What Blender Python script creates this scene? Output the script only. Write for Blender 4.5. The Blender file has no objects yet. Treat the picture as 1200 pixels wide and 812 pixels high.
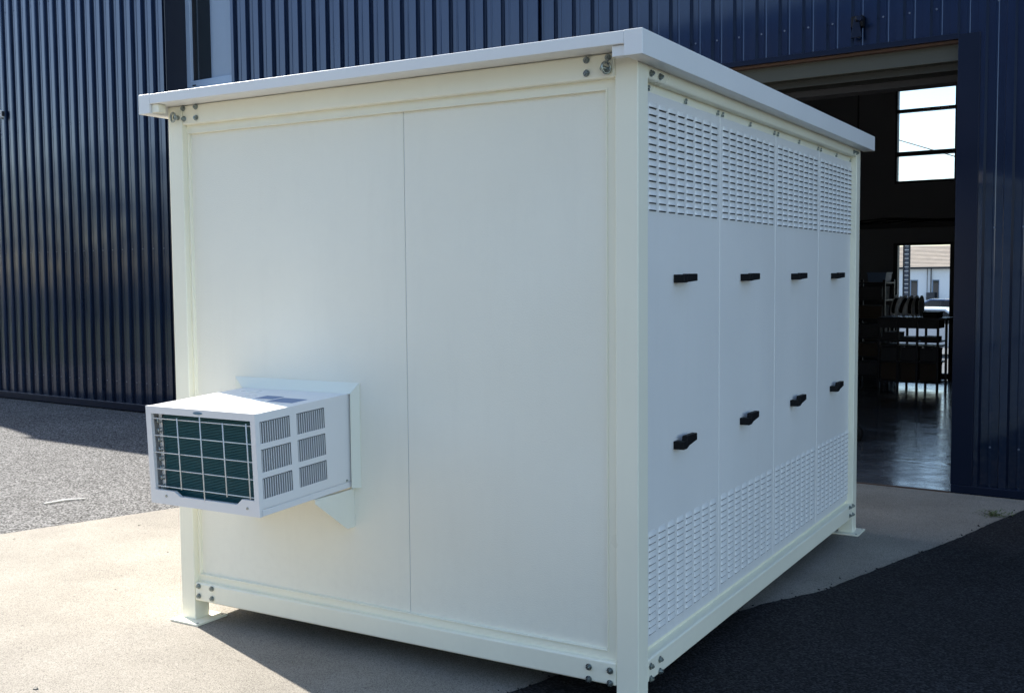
import bpy, bmesh, math, random
from mathutils import Vector, Matrix
random.seed(7)
R = math.radians
S = bpy.context.scene
COL = S.collection
PI = math.pi

# ------------------------------------------------------------------ camera
CAM = Vector((1.7503, -3.9085, 1.7858))
YAW, PITCH, ROLL = 0.5373, 0.0652, -0.0084
def cam_axes():
    sy, cy, sp, cp = math.sin(YAW), math.cos(YAW), math.sin(PITCH), math.cos(PITCH)
    F = Vector((-sy*cp, cy*cp, -sp)); Rt = Vector((cy, sy, 0)); U = Rt.cross(F)
    c, s = math.cos(ROLL), math.sin(ROLL)
    return c*Rt+s*U, -s*Rt+c*U, F
Rt, Up, Fw = cam_axes()
cd = bpy.data.cameras.new('camera'); co = bpy.data.objects.new('camera', cd); COL.objects.link(co)
cd.sensor_width = 36; cd.lens = 1269.3/1200*36; cd.clip_start = .05; cd.clip_end = 3000
m = Matrix.Identity(4)
for i in range(3):
    m[i][0], m[i][1], m[i][2], m[i][3] = Rt[i], Up[i], -Fw[i], CAM[i]
co.matrix_world = m
S.camera = co

# ------------------------------------------------------------------ sky and sun
EL = R(39); TOSUN = Vector((-.9433*math.cos(EL), .332*math.cos(EL), math.sin(EL)))
w = bpy.data.worlds.new('World'); S.world = w; w.use_nodes = True
nt = w.node_tree; sk = nt.nodes.new('ShaderNodeTexSky'); sk.sky_type = 'NISHITA'; sk.sun_disc = False
sk.sun_elevation = EL; sk.sun_rotation = math.atan2(-.9433, .332); sk.air_density = 1.0; sk.dust_density = .6; sk.ozone_density = 1.0
nt.links.new(sk.outputs[0], nt.nodes['Background'].inputs[0]); nt.nodes['Background'].inputs[1].default_value = .12
sd = bpy.data.lights.new('sun', 'SUN'); sd.energy = 5.0; sd.angle = R(.53); sd.color = (1, .95, .87)
so = bpy.data.objects.new('sun', sd); COL.objects.link(so); so.rotation_euler = TOSUN.to_track_quat('Z', 'Y').to_euler()
vs = S.view_settings; vs.view_transform = 'Standard'; vs.look = 'None'; vs.gamma = 1; vs.exposure = 1.41

# ------------------------------------------------------------------ materials
def mat(name, col, rough=.5, metal=0., var=.0, vscale=3., bump=0., bscale=200., spec=.5, coat=0., stretch=(1,1,1), emis=None):
    m = bpy.data.materials.new(name); m.use_nodes = True; n = m.node_tree.nodes; l = m.node_tree.links
    b = n['Principled BSDF']; b.inputs['Base Color'].default_value = (*col, 1); b.inputs['Roughness'].default_value = rough
    b.inputs['Metallic'].default_value = metal; b.inputs['Specular IOR Level'].default_value = spec
    b.inputs['Coat Weight'].default_value = coat; b.inputs['Coat Roughness'].default_value = .08
    tc = n.new('ShaderNodeTexCoord'); mp = n.new('ShaderNodeMapping'); mp.inputs['Scale'].default_value = stretch
    l.new(tc.outputs['Object'], mp.inputs[0])
    if var:
        nz = n.new('ShaderNodeTexNoise'); nz.inputs['Scale'].default_value = vscale; nz.inputs['Detail'].default_value = 6
        l.new(mp.outputs[0], nz.inputs[0])
        mx = n.new('ShaderNodeMix'); mx.data_type = 'RGBA'
        mx.inputs[6].default_value = (*[c*(1-var) for c in col], 1); mx.inputs[7].default_value = (*[min(1, c*(1+var)) for c in col], 1)
        l.new(nz.outputs[0], mx.inputs[0]); l.new(mx.outputs[2], b.inputs['Base Color'])
        mr = n.new('ShaderNodeMapRange'); mr.inputs[3].default_value = max(0, rough-.08); mr.inputs[4].default_value = rough+.08
        l.new(nz.outputs[0], mr.inputs[0]); l.new(mr.outputs[0], b.inputs['Roughness'])
    if bump:
        nb = n.new('ShaderNodeTexNoise'); nb.inputs['Scale'].default_value = bscale; nb.inputs['Detail'].default_value = 3
        l.new(mp.outputs[0], nb.inputs[0]); bp = n.new('ShaderNodeBump'); bp.inputs['Strength'].default_value = bump; bp.inputs['Distance'].default_value = .002
        l.new(nb.outputs[0], bp.inputs['Height']); l.new(bp.outputs[0], b.inputs['Normal'])
    return m

def ground_mat(name, dark, mid, light, grain, bumpd, stain=.25, cracks=False, pits=0.):
    m = bpy.data.materials.new(name); m.use_nodes = True; n = m.node_tree.nodes; l = m.node_tree.links
    b = n['Principled BSDF']; b.inputs['Roughness'].default_value = .92; b.inputs['Specular IOR Level'].default_value = .25
    tc = n.new('ShaderNodeTexCoord')
    v = n.new('ShaderNodeTexVoronoi'); v.inputs['Scale'].default_value = grain; l.new(tc.outputs['Object'], v.inputs[0])
    wn = n.new('ShaderNodeTexWhiteNoise'); l.new(v.outputs['Position'], wn.inputs[0])
    cr = n.new('ShaderNodeValToRGB'); e = cr.color_ramp.elements
    e[0].color = (*dark, 1); e[0].position = 0.05; e[1].color = (*light, 1); e[1].position = 1
    x = e.new(.45); x.color = (*mid, 1)
    l.new(wn.outputs['Value'], cr.inputs[0])
    big = n.new('ShaderNodeTexNoise'); big.inputs['Scale'].default_value = .9; big.inputs['Detail'].default_value = 9; big.inputs['Roughness'].default_value = .62
    l.new(tc.outputs['Object'], big.inputs[0])
    mr = n.new('ShaderNodeMapRange'); mr.inputs[1].default_value = .3; mr.inputs[2].default_value = .7
    mr.inputs[3].default_value = 1-stain; mr.inputs[4].default_value = 1+stain*.5; l.new(big.outputs[0], mr.inputs[0])
    mu = n.new('ShaderNodeVectorMath'); mu.operation = 'SCALE'; l.new(cr.outputs[0], mu.inputs[0]); l.new(mr.outputs[0], mu.inputs[3])
    out = mu.outputs[0]
    if pits:
        p = n.new('ShaderNodeTexNoise'); p.inputs['Scale'].default_value = 34; p.inputs['Detail'].default_value = 2; l.new(tc.outputs['Object'], p.inputs[0])
        pr = n.new('ShaderNodeMapRange'); pr.inputs[1].default_value = .70; pr.inputs[2].default_value = .76; pr.inputs[3].default_value = 1; pr.inputs[4].default_value = 1-pits
        l.new(p.outputs[0], pr.inputs[0])
        m2 = n.new('ShaderNodeVectorMath'); m2.operation = 'SCALE'; l.new(out, m2.inputs[0]); l.new(pr.outputs[0], m2.inputs[3]); out = m2.outputs[0]
    l.new(out, b.inputs['Base Color'])
    fine = n.new('ShaderNodeTexNoise'); fine.inputs['Scale'].default_value = grain*.8; fine.inputs['Detail'].default_value = 4
    l.new(tc.outputs['Object'], fine.inputs[0])
    ad = n.new('ShaderNodeMath'); ad.operation = 'SUBTRACT'; l.new(fine.outputs[0], ad.inputs[0]); l.new(v.outputs['Distance'], ad.inputs[1])
    bp = n.new('ShaderNodeBump'); bp.inputs['Strength'].default_value = .8; bp.inputs['Distance'].default_value = bumpd
    l.new(ad.outputs[0], bp.inputs['Height']); l.new(bp.outputs[0], b.inputs['Normal'])
    return m

M = {}
M['cream'] = mat('cream_frame_paint', (.92, .89, .725), .30, var=.05, vscale=2, bump=.10, bscale=350)
M['white'] = mat('white_panel_paint', (.90, .875, .748), .40, var=.04, vscale=1.2, bump=.7, bscale=190)
M['door'] = mat('white_door_paint', (.82, .815, .785), .42, var=.04, vscale=1.5, bump=.7, bscale=170)
M['roofp'] = mat('white_roof_metal', (.82, .82, .80), .38, var=.03, vscale=2, bump=.1, bscale=300)
M['ac'] = mat('air_conditioner_enamel', (.80, .79, .78), .3, var=.02, vscale=4, bump=.05, bscale=400)
M['flange'] = mat('pale_green_flange_paint', (.84, .845, .72), .4, var=.04)
M['slot'] = mat('dark_opening_shade', (.05, .055, .065), .8)
M['black'] = mat('black_plastic', (.006, .006, .007), .6, spec=.2)
M['zinc'] = mat('zinc_plated_steel', (.33, .37, .36), .28, metal=.9, var=.15, vscale=60)
M['silver'] = mat('aluminium', (.8, .8, .8), .3, metal=.9, var=.1, vscale=40)
M['coil'] = mat('dark_green_coil', (.015, .11, .13), .45, metal=.2, var=.3, vscale=30, stretch=(1, 1, 14))
M['coilb'] = mat('coil_backing', (.006, .035, .042), .8)
M['wire'] = mat('white_wire', (.78, .78, .75), .35)
M['sticker'] = mat('blue_sticker', (.12, .20, .36), .5, var=.2, vscale=60)
M['sticker2'] = mat('pale_sticker', (.62, .68, .76), .5)
M['badge'] = mat('blue_grey_badge', (.12, .22, .30), .35)
M['clad'] = mat('navy_cladding', (.007, .020, .058), .30, metal=.75, coat=.9, var=.08, vscale=.7, bump=.02, bscale=60, spec=.25, stretch=(1, 1, .3))
M['clad2'] = mat('navy_flashing', (.004, .009, .026), .36, metal=.3, spec=.25, var=.15, vscale=1.5)
M['clad3'] = mat('dark_navy_return', (.007, .011, .024), .5, var=.1)
M['screwp'] = mat('blue_screw_cap', (.09, .12, .18), .5)
M['wframe'] = mat('pale_blue_window_frame', (.30, .40, .55), .4, var=.05)
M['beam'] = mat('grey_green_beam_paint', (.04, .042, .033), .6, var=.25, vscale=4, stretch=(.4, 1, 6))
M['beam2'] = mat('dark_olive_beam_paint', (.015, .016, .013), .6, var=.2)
M['rust'] = mat('rusty_steel', (.06, .03, .018), .8, var=.5, vscale=9)
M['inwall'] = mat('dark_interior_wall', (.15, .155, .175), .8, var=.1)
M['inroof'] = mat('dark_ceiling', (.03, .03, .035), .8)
M['infloor'] = None
M['darkmetal'] = mat('dark_metal', (.018, .02, .026), .5, metal=.3, var=.2)
M['grey'] = mat('grey_box_board', (.045, .045, .05), .7, var=.2)
M['brown'] = mat('brown_cardboard', (.06, .042, .028), .8, var=.2)
M['reelf'] = mat('pale_grey_plastic', (.6, .6, .6), .5, var=.2, vscale=20)
M['reelf2'] = mat('pale_grille_plastic', (.62, .63, .64), .4)
M['red'] = mat('red_paint', (.35, .03, .025), .45, var=.15)
M['rwhite'] = mat('white_render', (.78, .79, .80), .9, var=.05, vscale=.5)
M['tile'] = mat('beige_roof_tiles', (.42, .34, .27), .9, var=.3, vscale=1.2, stretch=(1, 1, 8))
M['carw'] = mat('white_car_paint', (.78, .78, .78), .25, coat=1)
M['carb'] = mat('dark_blue_car_paint', (.03, .05, .10), .25, coat=1)
M['carg'] = mat('car_window_tint', (.02, .025, .03), .08)
M['rubber'] = mat('tyre_rubber', (.015, .015, .015), .8)
M['leaf'] = mat('leaf_green', (.05, .085, .025), .6, var=.4, vscale=3)
M['weed'] = mat('weed_green', (.10, .13, .04), .6, var=.4, vscale=30)
M['bark'] = mat('tree_bark', (.09, .07, .05), .9, var=.3)
M['stick'] = mat('bleached_white_stick', (.75, .73, .70), .7)
M['grass'] = ground_mat('mown_grass', (.02, .03, .01), (.045, .06, .02), (.07, .09, .03), 40, .01, stain=.3)
M['conc'] = ground_mat('pale_concrete', (.175, .157, .130), (.292, .266, .224), (.36, .33, .283), 260, .0025, stain=.26, pits=.45)
M['asph'] = ground_mat('worn_grey_asphalt', (.012, .012, .012), (.082, .080, .078), (.26, .255, .25), 80, .006, stain=.2)
M['asph2'] = ground_mat('new_black_asphalt', (.005, .005, .006), (.012, .012, .0135), (.045, .045, .048), 100, .006, stain=.35)
M['yard'] = ground_mat('yard_asphalt', (.08, .08, .08), (.15, .15, .15), (.22, .22, .22), 60, .004)
M['edge'] = ground_mat('slab_edge_concrete', (.2, .18, .15), (.3, .28, .24), (.4, .37, .32), 200, .003)

def floor_mat():
    m = bpy.data.materials.new('polished_concrete_floor'); m.use_nodes = True; n = m.node_tree.nodes; l = m.node_tree.links
    b = n['Principled BSDF']; tc = n.new('ShaderNodeTexCoord')
    a = n.new('ShaderNodeTexNoise'); a.inputs['Scale'].default_value = 2.2; a.inputs['Detail'].default_value = 8; a.inputs['Roughness'].default_value = .7
    mp = n.new('ShaderNodeMapping'); mp.inputs['Scale'].default_value = (1, 1.6, 1); l.new(tc.outputs['Object'], mp.inputs[0]); l.new(mp.outputs[0], a.inputs[0])
    cr = n.new('ShaderNodeMapRange'); cr.inputs[1].default_value = .35; cr.inputs[2].default_value = .65; cr.inputs[3].default_value = .08; cr.inputs[4].default_value = .26
    l.new(a.outputs[0], cr.inputs[0]); l.new(cr.outputs[0], b.inputs['Roughness'])
    mx = n.new('ShaderNodeMix'); mx.data_type = 'RGBA'; mx.inputs[6].default_value = (.07, .075, .085, 1); mx.inputs[7].default_value = (.17, .175, .19, 1)
    l.new(a.outputs[0], mx.inputs[0]); l.new(mx.outputs[2], b.inputs['Base Color']); b.inputs['IOR'].default_value = 2.0
    f = n.new('ShaderNodeTexNoise'); f.inputs['Scale'].default_value = 7; f.inputs['Detail'].default_value = 6; l.new(mp.outputs[0], f.inputs[0])
    bp = n.new('ShaderNodeBump'); bp.inputs['Strength'].default_value = .35; bp.inputs['Distance'].default_value = .01; l.new(f.outputs[0], bp.inputs['Height']); l.new(bp.outputs[0], b.inputs['Normal'])
    return m
M['infloor'] = floor_mat()

def glass_mat(name, tint, rough=.0, trans=True):
    m = bpy.data.materials.new(name); m.use_nodes = True; n = m.node_tree.nodes; l = m.node_tree.links
    if trans:
        n.remove(n['Principled BSDF']); o = n['Material Output']
        t = n.new('ShaderNodeBsdfTransparent'); t.inputs[0].default_value = (*tint, 1); g = n.new('ShaderNodeBsdfGlossy'); g.inputs['Roughness'].default_value = .02
        fr = n.new('ShaderNodeFresnel'); fr.inputs[0].default_value = 1.45; mx = n.new('ShaderNodeMixShader')
        l.new(fr.outputs[0], mx.inputs[0]); l.new(t.outputs[0], mx.inputs[1]); l.new(g.outputs[0], mx.inputs[2]); l.new(mx.outputs[0], o.inputs[0])
    return m
def weather(name, amt, zlow, scale=1.6, wav=.0):
    # faint smears, run marks and dust splashed up from the ground, fixed to the surface
    m = M[name]; n = m.node_tree.nodes; l = m.node_tree.links; b = n['Principled BSDF']
    src = b.inputs['Base Color'].links[0].from_socket
    g = n.new('ShaderNodeNewGeometry'); sp = n.new('ShaderNodeSeparateXYZ'); l.new(g.outputs['Position'], sp.inputs[0])
    mp = n.new('ShaderNodeMapping'); mp.inputs['Scale'].default_value = (scale*5, scale*5, scale*.55); l.new(g.outputs['Position'], mp.inputs[0])
    a = n.new('ShaderNodeTexNoise'); a.inputs['Scale'].default_value = 1.5; a.inputs['Detail'].default_value = 7; a.inputs['Roughness'].default_value = .65; l.new(mp.outputs[0], a.inputs[0])
    r1 = n.new('ShaderNodeMapRange'); r1.inputs[1].default_value = .52; r1.inputs[2].default_value = .78; r1.inputs[4].default_value = amt; l.new(a.outputs[0], r1.inputs[0])
    h = n.new('ShaderNodeMapRange'); h.inputs[1].default_value = zlow; h.inputs[2].default_value = zlow-.45; h.inputs[3].default_value = 0; h.inputs[4].default_value = 1; l.new(sp.outputs[2], h.inputs[0])
    a2 = n.new('ShaderNodeTexNoise'); a2.inputs['Scale'].default_value = 26; a2.inputs['Detail'].default_value = 5; l.new(g.outputs['Position'], a2.inputs[0])
    r2 = n.new('ShaderNodeMapRange'); r2.inputs[1].default_value = .45; r2.inputs[2].default_value = .8; r2.inputs[4].default_value = amt*2.2; l.new(a2.outputs[0], r2.inputs[0])
    mu = n.new('ShaderNodeMath'); mu.operation = 'MULTIPLY'; l.new(h.outputs[0], mu.inputs[0]); l.new(r2.outputs[0], mu.inputs[1])
    ad = n.new('ShaderNodeMath'); ad.operation = 'ADD'; l.new(r1.outputs[0], ad.inputs[0]); l.new(mu.outputs[0], ad.inputs[1])
    mx = n.new('ShaderNodeMix'); mx.data_type = 'RGBA'; mx.inputs[7].default_value = (.42, .39, .33, 1); l.new(src, mx.inputs[6]); l.new(ad.outputs[0], mx.inputs[0]); l.new(mx.outputs[2], b.inputs['Base Color'])
    if wav:
        c = n.new('ShaderNodeTexNoise'); c.inputs['Scale'].default_value = 1.3; c.inputs['Detail'].default_value = 1; l.new(g.outputs['Position'], c.inputs[0])
        bp = n.new('ShaderNodeBump'); bp.inputs['Strength'].default_value = 1; bp.inputs['Distance'].default_value = wav; l.new(c.outputs[0], bp.inputs['Height'])
        old = [x for x in n if x.type == 'BUMP' and x != bp]
        if old: l.new(bp.outputs[0], old[0].inputs['Normal'])
        else: l.new(bp.outputs[0], b.inputs['Normal'])
weather('white', .045, .6, wav=.02); weather('door', .05, .6, wav=.015); weather('cream', .035, .4); weather('roofp', .05, 0); weather('ac', .03, 0); weather('clad', .02, 1.0, 1.0, wav=.003)
M['glass'] = glass_mat('clear_glass', (.93, .96, .98))
M['dglass'] = mat('dark_reflecting_glass', (.012, .02, .028), .03, spec=1.0, coat=1.0)
M['sky_refl'] = mat('pale_sky_reflection', (.20, .26, .36), .5, var=.08, coat=.6)  # pale colour standing in for sky mirrored in the window glass

# ------------------------------------------------------------------ mesh helpers
class MB:
    def __init__(s): s.v = []; s.f = []; s.mi = []
    def add(s, vs, fs, mi=0, T=None):
        b = len(s.v); s.v += [tuple(T @ Vector(p)) if T else tuple(p) for p in vs]
        s.f += [tuple(b+i for i in f) for f in fs]; s.mi += [mi]*len(fs); return s
    def box(s, a, b, mi=0, T=None):
        x0, y0, z0 = [min(p, q) for p, q in zip(a, b)]; x1, y1, z1 = [max(p, q) for p, q in zip(a, b)]
        return s.add([(x0,y0,z0),(x1,y0,z0),(x1,y1,z0),(x0,y1,z0),(x0,y0,z1),(x1,y0,z1),(x1,y1,z1),(x0,y1,z1)],
                     [(0,3,2,1),(4,5,6,7),(0,1,5,4),(1,2,6,5),(2,3,7,6),(3,0,4,7)], mi, T)
    def prism(s, poly, d0, d1, axis='y', mi=0, T=None):
        n = len(poly)
        def P(a, b, d): return {'y': (a, d, b), 'x': (d, a, b), 'z': (a, b, d)}[axis]
        vs = [P(a, b, d0) for a, b in poly]+[P(a, b, d1) for a, b in poly]
        fs = [tuple(range(n)), tuple(range(2*n-1, n-1, -1))]+[(i, i+n, (i+1) % n+n, (i+1) % n) for i in range(n)]
        return s.add(vs, fs, mi, T)
    def tube(s, pts, r, n=8, mi=0, T=None, closed=False):
        pts = [Vector(p) for p in pts]; rings = []; N = len(pts); vs = []; fs = []
        for i, p in enumerate(pts):
            if closed: d = pts[(i+1) % N]-pts[i-1]
            else: d = pts[min(i+1, N-1)]-pts[max(i-1, 0)]
            d.normalize(); a = d.orthogonal() if i == 0 else (prev-d*prev.dot(d)); a.normalize(); prev = a; bb = d.cross(a)
            rr = r[i] if isinstance(r, (list, tuple)) else r
            for k in range(n): t = 2*PI*k/n; vs.append(p+(a*math.cos(t)+bb*math.sin(t))*rr)
        for i in range(N if closed else N-1):
            j = (i+1) % N
            for k in range(n): fs.append((i*n+k, i*n+(k+1) % n, j*n+(k+1) % n, j*n+k))
        if not closed: fs += [tuple(range(n-1, -1, -1)), tuple((N-1)*n+k for k in range(n))]
        return s.add(vs, fs, mi, T)
    def mesh(s, name, mats):
        me = bpy.data.meshes.new(name); me.from_pydata(s.v, [], s.f)
        for mm in (mats if isinstance(mats, (list, tuple)) else [mats]): me.materials.append(M[mm])
        me.polygons.foreach_set('material_index', s.mi); me.validate(); 
        bm = bmesh.new(); bm.from_mesh(me); bmesh.ops.recalc_face_normals(bm, faces=bm.faces); bm.to_mesh(me); bm.free()
        return me
    def build(s, name, mats, parent=None, bevel=0, smooth=False, segs=2):
        me = s.mesh(name, mats)
        o = bpy.data.objects.new(name, me); COL.objects.link(o)
        if parent: o.parent = parent
        if smooth: me.shade_smooth()
        if bevel:
            bv = o.modifiers.new('bevel', 'BEVEL'); bv.width = bevel; bv.segments = segs; bv.limit_method = 'ANGLE'; bv.angle_limit = R(40); bv.harden_normals = True
            me.shade_smooth()
        return o
def link(name, me, parent=None, loc=(0, 0, 0), rot=(0, 0, 0), scale=(1, 1, 1)):
    o = bpy.data.objects.new(name, me); COL.objects.link(o); o.location = loc; o.rotation_euler = rot; o.scale = scale
    if parent: o.parent = parent
    return o
def tag(o, label=None, cat=None, group=None, kind=None):
    if label: o['label'] = label
    if cat: o['category'] = cat
    if group: o['group'] = group
    if kind: o['kind'] = kind
    return o
def thing(name, label, cat, loc=(0, 0, 0), rz=0, group=None):
    o = bpy.data.objects.new(name, None); COL.objects.link(o); o.location = loc; o.rotation_euler = (0, 0, rz); o.empty_display_size = .1
    return tag(o, label, cat, group)
def copy_tree(o, parent=None, loc=None, rz=None):
    c = o.copy(); COL.objects.link(c); c.parent = parent
    if loc is not None: c.location = loc
    if rz is not None: c.rotation_euler = (0, 0, rz)
    for ch in list(o.children): copy_tree(ch, c)
    return c

# facade frame: local x = along the wall, local y = depth behind the wall face, origin at the right door jamb
FA = math.atan(-.08); FO = Vector((.348, 5.384, 0))
FT = Matrix.Translation(FO) @ Matrix.Rotation(FA, 4, 'Z')

# ------------------------------------------------------------------ ground
def sheet(name, poly, z, m, thick=0):
    b = MB()
    if thick: b.prism(poly, z-thick, z, 'z')
    else: b.add([(x, y, z) for x, y in poly], [tuple(range(len(poly)))])
    return tag(b.build(name, m), kind='structure')
def fw(u, o): p = FT @ Vector((u, o, 0)); return (p.x, p.y)
sheet('asphalt_ground', [(-400, -400), (400, -400), fw(400, 10.2), fw(-400, 10.2)], -.008, 'asph')
gl = MB()
a0, a1, a2 = 10.2, 14, 90
pts = []
for o, z in ((10.2, -.008), (16, -.55), (90, -1.5), (900, -1.6)):
    for u in (-900, 900): x, y = fw(u, o); pts.append((x, y, z))
gl.add(pts, [(0, 1, 3, 2), (2, 3, 5, 4), (4, 5, 7, 6)])
tag(gl.build('rear_yard', 'yard'), kind='structure')
def jag(pts, step, amp):
    out = []
    for (x0, y0), (x1, y1) in zip(pts[:-1], pts[1:]):
        L = math.hypot(x1-x0, y1-y0); n = max(1, int(L/step)); nx, ny = -(y1-y0)/L, (x1-x0)/L
        for i in range(n):
            t = i/n; a = random.uniform(-amp, amp)+amp*.8*math.sin((x0+(x1-x0)*t)*5+(y0+(y1-y0)*t)*3)
            out.append((x0+(x1-x0)*t+nx*a, y0+(y1-y0)*t+ny*a))
    return out+[pts[-1]]
sheet('unseen_lawn', [(-120, -60), (-14, -60), (-14, -24), (-13.5, -2), (-19, 2.5), (-120, 9)], -.003, 'grass')  # unseen grass added so the low cladding mirrors dark ground
lx, ly = fw(-4.2, -.02); rx, ry = fw(.75, -.02)
left = jag([(-9.0, -10), (-5.2, .7), (-4.78, 1.94), (lx, ly)], .07, .006)
right = jag([(1.02, ry), (.955, 5.0), (.64, 3.75), (.17, 2.1), (-.04, 1.70), (-.12, 1.45), (-.50, .25), (-.66, -.30), (-3.4, -10)], .05, .005)
sheet('concrete_slab', left+[fw(1.6, -.02), (1.4, 4.0), (.6, 1), (-2.8, -10)], .003, 'conc', .03)
sheet('new_asphalt_apron', right+[(22, -10), fw(14, -.015)], .009, 'asph2', .02)
cr_ = MB()
for _ in range(200):
    k = random.randrange(8, len(right)-1); x, y = right[k]
    if not -.7 < x < .95: continue
    q = random.uniform(.0015, .0055); x -= abs(random.gauss(0, .03)); y += random.uniform(-.04, .04)
    cr_.box((-q, -q*.8, 0), (q, q*.8, q*1.1), 0, Matrix.Translation((x, y, .003)) @ Matrix.Rotation(random.uniform(0, PI), 4, 'Z') @ Matrix.Rotation(.35, 4, 'Y'))
tag(cr_.build('asphalt_crumbs', 'asph2'), 'dark crumbs of asphalt broken off along the edge of the slab', kind='stuff')

# loose grit on the ground
gr = MB()
for _ in range(420):
    x = random.uniform(-6.5, 2.5); y = random.uniform(-1.3, 5.0)
    if -2.7 < x < .1 and y > .2: continue
    r = random.uniform(.0015, .005)*(1 if random.random() < .9 else 1.9); a = random.uniform(0, PI)
    gr.box((-r, -r*.7, 0), (r, r*.7, r*.8), 0, Matrix.Translation((x, y, .002)) @ Matrix.Rotation(a, 4, 'Z') @ Matrix.Rotation(.3, 4, 'X'))
tag(gr.build('loose_grit', 'edge'), 'small stones and grit scattered over concrete and asphalt', kind='stuff')

# ------------------------------------------------------------------ equipment shelter
W, L, PW = 2.6095, 3.66, .0985
ZB0, ZB1, ZT0, ZT1 = .1158, .2124, 2.558, 2.6545
sh = thing('equipment_shelter', 'large cream and white metal equipment cabin with four louvred doors on steel feet', 'metal cabin')
foot_label = None
for (x, y) in ((0, 0), (-W, 0), (0, L), (-W, L)):
    x0, x1 = (x-PW, x) if x == 0 else (x, x+PW); y0, y1 = (y, y+PW) if y == 0 else (y-PW, y)
    p = MB().box((x0, y0, .012), (x1, y1, ZT1)).build('corner_post', 'cream', sh, .005)
    cx, cy = (x0+x1)/2, (y0+y1)/2
    dx = .022 if x < 0 else -.0; 
    f = MB().box((cx-.1+dx, cy-.105, .003), (cx+.1+dx, cy+.105, .0145)).build('foot_plate', 'cream', p, .002)
    h = MB()
    for sx in (-1, 1):
        for sy in (-1, 1):
            c = Vector((cx+dx+sx*.082, cy+sy*.086, .0148)); h.add([c+Vector((.007*math.cos(t*PI/4), .007*math.sin(t*PI/4), 0)) for t in range(8)], [tuple(range(8))])
    tag(h.build('bolt_hole', 'slot', p), kind='stuff')
# beams (front face A is the plane y=0, door side is the plane x=0)
e = .002
MB().box((-W+PW, e, ZB0), (-PW, .09, ZB1)).build('bottom_beam', 'cream', sh, .009, segs=3)
MB().box((-W+PW, e, ZT0), (-PW, .09, ZT1)).build('top_beam', 'cream', sh, .009, segs=3)
MB().box((-.09, PW, ZB0), (-e, L-PW, ZB1)).build('bottom_beam', 'cream', sh, .009, segs=3)
MB().box((-.09, PW, ZT0), (-e, L-PW, ZT1)).build('top_beam', 'cream', sh, .009, segs=3)
MB().box((-W+e, PW, ZB0), (-W+.09, L-PW, ZB1)).build('bottom_beam', 'cream', sh, .009, segs=3)
MB().box((-W+e, PW, ZT0), (-W+.09, L-PW, ZT1)).build('top_beam', 'cream', sh, .009, segs=3)
MB().box((-W+PW, L-.09, ZB0), (-PW, L-e, ZB1)).build('bottom_beam', 'cream', sh, .009, segs=3)
MB().box((-W+PW, L-.09, ZT0), (-PW, L-e, ZT1)).build('top_beam', 'cream', sh, .009, segs=3)
# trim around the end wall panels, mitred
TI, TY = .0485, .016
xa, xb, za, zb = -W+PW, -PW, ZB1, ZT0
xi0, xi1, zi0, zi1 = -2.495, -.1505, .2500, 2.5175
t = MB()
def ring(b, o, i, y0, y1):
    (a0, a1, c0, c1), (i0, i1, d0, d1) = o, i
    for q in ([(a0, c0), (a1, c0), (i1, d0), (i0, d0)], [(a1, c0), (a1, c1), (i1, d1), (i1, d0)], [(a1, c1), (a0, c1), (i0, d1), (i1, d1)], [(a0, c1), (a0, c0), (i0, d0), (i0, d1)]):
        b.prism(q, y0, y1, 'y')
for q in ([(xa, za), (xb, za), (xi1, zi0), (xi0, zi0)], [(xb, za), (xb, zb), (xi1, zi1), (xi1, zi0)], [(xb, zb), (xa, zb), (xi0, zi1), (xi1, zi1)], [(xa, zb), (xa, za), (xi0, zi0), (xi0, zi1)]):
    MB().prism(q, .030, .06, 'y').build('panel_trim', 'cream', sh)
for a_, b_, c_, d_ in ((xi0-.005, xi1+.005, zi0-.005, zi0+.0015), (xi0-.005, xi1+.005, zi1-.0015, zi1+.005), (xi0-.005, xi0+.0015, zi0+.002, zi1-.002), (xi1-.0015, xi1+.005, zi0+.002, zi1-.002)):
    MB().box((a_, .0255, c_), (b_, .045, d_)).build('highlight_bead', 'cream', sh, .0018)  # rim added so the trim edge shows a bright highlight line
# two wall panels, 4 mm joint
xs = -1.157
MB().box((xi0-.002, .043, zi0-.002), (xs-.002, .065, zi1+.002)).build('wall_panel', 'white', sh, .0015)
MB().box((xs+.002, .043, zi0-.002), (xi1+.002, .065, zi1+.002)).build('wall_panel', 'white', sh, .0015)
MB().box((xs-.02, .0465, zi0), (xs+.02, .07, zi1)).build('panel_joint_strip', 'reelf2', sh)
MB().box((-W+.02, PW, ZB1), (-W+.06, L-PW, ZT0)).build('side_wall_panel', 'white', sh)
MB().box((-W+PW, L-.06, ZB1), (-PW, L-.012, ZT0)).build('rear_wall_panel', 'white', sh)
MB().box((-W+.09, .09, .14), (-.09, L-.09, .19)).build('floor_tray', 'darkmetal', sh)
# roof slab with deeper fascias on the long sides
RX, RY0, RY1 = .073, .122, .094
rf = MB().box((-W-RX+.078, -RY0+.001, 2.656), (RX-.078, L+RY1-.001, 2.7055)).build('roof', 'roofp', sh, .003)
for x0 in (-W-RX, -.0045):
    MB().box((x0, -RY0, 2.6095), (x0+.0775, L+RY1, 2.7065)).build('fascia', 'roofp', rf, .003)
MB().box((-.060, -RY0+.014, 2.6135), (-.0075, -RY0+.06, 2.6545)).build('corner_bracket', 'roofp', rf, .002)
MB().box((-W+.0085, -RY0+.014, 2.6135), (-W+.055, -RY0+.06, 2.6545)).build('corner_bracket', 'cream', rf, .002)

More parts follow.
